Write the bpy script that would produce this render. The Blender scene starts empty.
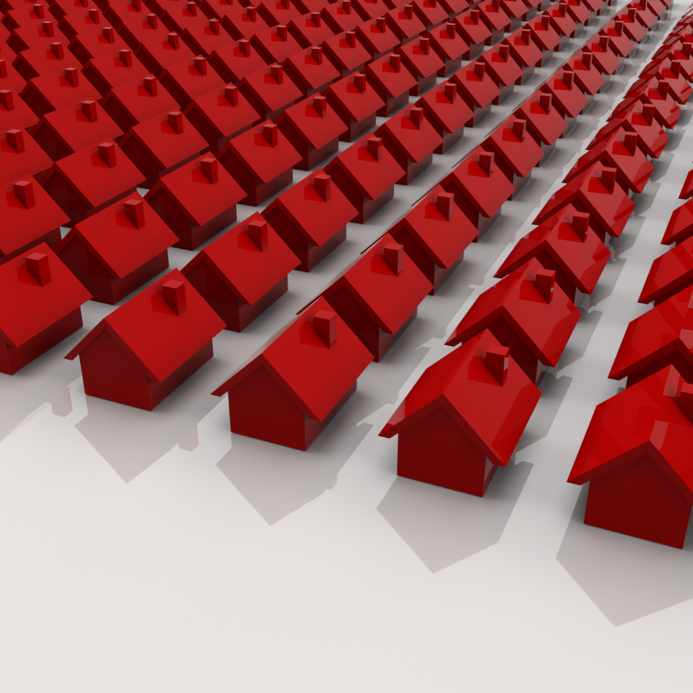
import bpy, bmesh, math
from mathutils import Vector, Matrix

scene = bpy.context.scene

# ------------------------------------------------------------------ camera
# the toy houses are 10 cm wide; all layout numbers below are in house widths
S = 0.1
cam_d = bpy.data.cameras.new('camera')
cam_d.sensor_width = 36.0
cam_d.lens = 50.0
cam_d.clip_start = 0.01
cam_d.clip_end = 100.0
cam = bpy.data.objects.new('camera', cam_d)
scene.collection.objects.link(cam)
cam.location = (8.9569 * S, -8.2417 * S, 6.5297 * S)
YAW, PITCH = math.radians(-23.7258), math.radians(-29.0526)
cam.rotation_euler = (math.pi / 2 + PITCH, 0.0, -YAW)
scene.camera = cam

# ------------------------------------------------------------------ light
world = bpy.data.worlds.new('World')
scene.world = world
world.use_nodes = True
wn = world.node_tree
wn.nodes['Background'].inputs['Color'].default_value = (1.0, 0.99, 0.99, 1.0)
wn.nodes['Background'].inputs['Strength'].default_value = 0.65

# added unseen area lights all round and overhead, standing in for a dome
L_TOP, L_BACK, L_RIGHT, L_LEFT, L_FRONT, L_WORLD = 2.4, 0.82, 3.3, 4.6, 0.80, 0.01

def added_light(name, loc, target, sx, sy, radiance, shape='RECTANGLE', color=(1.0, 0.985, 0.98)):
    d = bpy.data.lights.new(name, 'AREA')
    d.shape = shape
    d.size, d.size_y = sx, sy
    d.energy = radiance * math.pi * sx * sy * (math.pi / 4 if shape == 'DISK' else 1.0)
    d.color = color
    o = bpy.data.objects.new(name, d)
    o.location = loc
    o.rotation_euler = (Vector(target) - Vector(loc)).to_track_quat('-Z', 'Y').to_euler()
    scene.collection.objects.link(o)
    return d

added_light('added_light_top', (-0.5, 0.9, 20.0), (-0.5, 0.901, 0.0), 15.0, 15.0, L_TOP, 'DISK')
added_light('added_light_right', (16.0, 3.5, 7.5), (0.0, 3.5, 7.5), 28.0, 6.0, L_RIGHT)
added_light('added_light_left', (-16.0, 2.0, 8.5), (0.0, 2.0, 8.5), 20.0, 6.0, L_LEFT)
added_light('added_light_front', (0.0, -16.0, 3.75), (0.0, 0.0, 3.75), 26.0, 7.5, L_FRONT)
# the back one is made brighter higher up to lift the foreground floor's reflection
back = added_light('added_light_back', (-9.0, 17.0, 15.5), (-9.0, 0.0, 15.5), 70.0, 31.0, L_BACK)
back.use_nodes = True
bn = back.node_tree
em = bn.nodes['Emission']
geo = bn.nodes.new('ShaderNodeNewGeometry')
sep = bn.nodes.new('ShaderNodeSeparateXYZ')
ramp = bn.nodes.new('ShaderNodeMapRange')
ramp.interpolation_type = 'SMOOTHSTEP'
ramp.inputs['From Min'].default_value = 0.16
ramp.inputs['From Max'].default_value = 0.56
ramp.inputs['To Min'].default_value = 0.65
ramp.inputs['To Max'].default_value = 1.0
bn.links.new(geo.outputs['Parametric'], sep.inputs[0])
bn.links.new(sep.outputs['Y'], ramp.inputs['Value'])
bn.links.new(ramp.outputs['Result'], em.inputs['Strength'])
wn.nodes['Background'].inputs['Strength'].default_value = L_WORLD

scene.view_settings.view_transform = 'Standard'
scene.view_settings.look = 'None'
scene.view_settings.exposure = 0.06
scene.view_settings.gamma = 1.0
scene.view_settings.use_curve_mapping = False
scene.cycles.max_bounces = 8
scene.cycles.diffuse_bounces = 0
scene.cycles.glossy_bounces = 6
scene.cycles.use_denoising = True

# ------------------------------------------------------------------ materials
def principled(name):
    m = bpy.data.materials.new(name)
    m.use_nodes = True
    return m, m.node_tree.nodes, m.node_tree.links, m.node_tree.nodes['Principled BSDF']

def tinted(N, Lk, socket, dark, light, scale):
    """paint that is not perfectly even: a faint cloudy change between two near colours"""
    tc = N.new('ShaderNodeTexCoord')
    no = N.new('ShaderNodeTexNoise')
    no.inputs['Scale'].default_value = scale
    no.inputs['Detail'].default_value = 5.0
    mx = N.new('ShaderNodeMix')
    mx.data_type = 'RGBA'
    mx.inputs[6].default_value = dark
    mx.inputs[7].default_value = light
    Lk.new(tc.outputs['Object'], no.inputs['Vector'])
    Lk.new(no.outputs['Fac'], mx.inputs[0])
    Lk.new(mx.outputs[2], socket)

def floor_material():
    m, N, Lk, b = principled('white_gloss_floor')
    tinted(N, Lk, b.inputs['Base Color'], (0.925, 0.885, 0.877, 1), (0.95, 0.909, 0.90, 1), 2.0)
    b.inputs['Roughness'].default_value = 0.0
    b.inputs['IOR'].default_value = 2.6
    return m

def house_material():
    m, N, Lk, b = principled('red_lacquer')
    tinted(N, Lk, b.inputs['Base Color'], (0.565, 0.001, 0.001, 1), (0.595, 0.001, 0.001, 1), 30.0)
    b.inputs['Roughness'].default_value = 0.0
    b.inputs['IOR'].default_value = 1.14
    return m

FLOOR, RED = floor_material(), house_material()

# ------------------------------------------------------------------ helpers
def mesh_from(name, verts, faces, material, bevel=0.0):
    bm = bmesh.new()
    vs = [bm.verts.new(Vector(v) * S) for v in verts]
    for f in faces:
        bm.faces.new([vs[i] for i in f])
    bmesh.ops.recalc_face_normals(bm, faces=bm.faces)
    if bevel:
        bmesh.ops.bevel(bm, geom=list(bm.edges), offset=bevel * S, segments=1,
                        profile=0.5, affect='EDGES', clamp_overlap=True)
    me = bpy.data.meshes.new(name)
    bm.to_mesh(me)
    bm.free()
    me.materials.append(material)
    return me

def prism(section, y0, y1):
    """closed x-z outline extruded along y"""
    n = len(section)
    v = [(x, y0, z) for x, z in section] + [(x, y1, z) for x, z in section]
    f = [tuple(range(n)), tuple(range(2 * n - 1, n - 1, -1))]
    for i in range(n):
        j = (i + 1) % n
        f.append((i, j, n + j, n + i))
    return v, f

# ------------------------------------------------------------------ setting
bm = bmesh.new()
x0, x1, y0, y1 = -60 * S, 60 * S, -30 * S, 150 * S
vs = [bm.verts.new(c) for c in ((x0, y0, 0), (x1, y0, 0), (x1, y1, 0), (x0, y1, 0))]
bm.faces.new(vs)
me = bpy.data.meshes.new('floor')
bm.to_mesh(me); bm.free()
me.materials.append(FLOOR)
floor = bpy.data.objects.new('floor', me)
scene.collection.objects.link(floor)
floor['kind'] = 'structure'

# ------------------------------------------------------------------ the house
WALL_L = 1.5198          # length of the walls, front to back
RIDGE = 1.2335           # height of the ridge
EAVE_X, EAVE_Z = 0.7268, 0.5095
OVER = 0.0396            # roof overhang past the gables
THICK = 0.143            # upright thickness of the roof
slope = (RIDGE - EAVE_Z) / EAVE_X
CH_X, CH_Y, CH_W, CH_L, CH_TOP = 0.2739, 1.0579, 0.2122, 0.1948, 1.26

shoulder = RIDGE - THICK - 0.5 * slope
FOOT = 0.016              # chamfer added at the wall foot to draw a dark contact shadow line
v, f = prism([(-0.5, FOOT), (0.5, FOOT), (0.5, shoulder), (0.0, RIDGE - THICK), (-0.5, shoulder)], 0.0, WALL_L)
f = [q for q in f if set(q) != {0, 1, 5, 6}]
a, b = 0.5 - FOOT, WALL_L - FOOT
v += [(-a, FOOT, 0.0), (a, FOOT, 0.0), (a, b, 0.0), (-a, b, 0.0)]
f += [(0, 1, 11, 10), (1, 6, 12, 11), (6, 5, 13, 12), (5, 0, 10, 13), (10, 11, 12, 13)]
WALLS = mesh_from('walls', v, f, RED)
xi = EAVE_X - THICK / slope
v, f = prism([(-EAVE_X, EAVE_Z), (-xi, EAVE_Z), (0, RIDGE - THICK), (xi, EAVE_Z), (EAVE_X, EAVE_Z), (0, RIDGE)],
             -OVER, WALL_L + OVER)
ROOF = mesh_from('roof', v, f, RED)
xa, xb = CH_X - CH_W / 2, CH_X + CH_W / 2
v, f = prism([(xa, RIDGE - slope * xa - 0.02), (xb, RIDGE - slope * xb - 0.02), (xb, CH_TOP), (xa, CH_TOP)],
             CH_Y - CH_L / 2, CH_Y + CH_L / 2)
CHIMNEY = mesh_from('chimney', v, f, RED)

# where the columns and rows stand (set out by hand, so not quite even)
COL_X = {-10: -21.31, -9: -19.17, -8: -17.05, -7: -14.92, -6: -12.794, -5: -10.686, -4: -8.588, -3: -6.453,
         -2: -4.252, -1: -2.146, 0: 0.0, 1: 2.178, 2: 4.313, 3: 6.452, 4: 8.545, 5: 10.68, 6: 12.82, 7: 14.95}
ROW_Y = [0.0, 2.266, 4.519, 6.800, 9.052, 11.224, 13.451, 15.617, 17.851, 20.143, 22.422, 24.693, 26.901, 29.05, 31.27]

ORD = ['', 'first', 'second', 'third', 'fourth', 'fifth', 'sixth', 'seventh', 'eighth', 'ninth', 'tenth', 'eleventh',
       'twelfth', 'thirteenth', 'fourteenth', 'fifteenth', 'sixteenth', 'seventeenth', 'eighteenth']
RIGHTMOST = 4            # the last column that the picture shows on the right

fwd = Vector((math.sin(YAW) * math.cos(PITCH), math.cos(YAW) * math.cos(PITCH), math.sin(PITCH)))
side = fwd.cross(Vector((0, 0, 1))).normalized()
up = side.cross(fwd)

def in_frame(x, y):
    """does the roof, chimney or a wall foot of a house standing at x, y fall inside the picture?"""
    for p in ((-EAVE_X, -OVER, EAVE_Z), (EAVE_X, -OVER, EAVE_Z), (EAVE_X, WALL_L + OVER, EAVE_Z), (0, -OVER, RIDGE),
              (0, WALL_L + OVER, RIDGE), (EAVE_X / 2, WALL_L / 2, 0.87), (0.5, 0, 0), (0.5, WALL_L, 0), (-0.5, 0, 0)):
        d = (Vector((x, y, 0)) + Vector(p)) * S - cam.location
        z = d.dot(fwd)
        if abs(d.dot(side) / z) < 0.358 and abs(d.dot(up) / z) < 0.358:
            return True
    return False

FRONT_LABELS = {
    0: 'red toy house at the left end of the front row, cut by the picture edge',
    1: 'second red toy house from the left in the front row, small and fully in view',
    2: 'middle red toy house of the five in the front row',
    3: 'second red toy house from the right in the front row, large and fully in view',
    4: 'largest red toy house, right end of the front row, cut by the picture edge'}

def label_for(c, r, seen):
    """seen: how many houses of this column up to and including this one the picture shows"""
    col = ORD[RIGHTMOST - c + 1] + ' line' if c < RIGHTMOST else 'line'
    where = ('%s from the right' % col) if c < RIGHTMOST else 'rightmost line'
    if seen is None:
        if c > RIGHTMOST:
            return 'red toy house beyond the right picture edge, %s line out, %s from the front' % (ORD[c - RIGHTMOST], ORD[r + 1])
        return 'red toy house outside the picture, %s row from the front, %s' % (ORD[r + 1], where)
    if r == 0 and c in FRONT_LABELS:
        return FRONT_LABELS[c]
    if c >= 0:
        return 'glossy red toy house, %s from the front in the %s' % (ORD[r + 1], where)
    return 'glossy red toy house, %s in view from the near end, %s' % (ORD[seen], where)

def build_house(x, y, label):
    root = bpy.data.objects.new('toy_house', None)
    root.empty_display_size = 0.2 * S
    root.location = (x * S, y * S, 0)
    scene.collection.objects.link(root)
    root['label'] = label
    root['category'] = 'toy house'
    root['group'] = 'red toy houses standing in rows'
    walls = bpy.data.objects.new('walls', WALLS)
    roof = bpy.data.objects.new('roof', ROOF)
    chimney = bpy.data.objects.new('chimney', CHIMNEY)
    for o, parent in ((walls, root), (roof, root), (chimney, roof)):
        scene.collection.objects.link(o)
        o.parent = parent
    return root

n_seen = 0
for c in sorted(COL_X, reverse=True):
    count = 0
    for r, y in enumerate(ROW_Y):
        if in_frame(COL_X[c], y):
            count += 1
            n_seen += 1
            build_house(COL_X[c], y, label_for(c, r, count))
        else:
            build_house(COL_X[c], y, label_for(c, r, None))
print('houses in frame', n_seen)
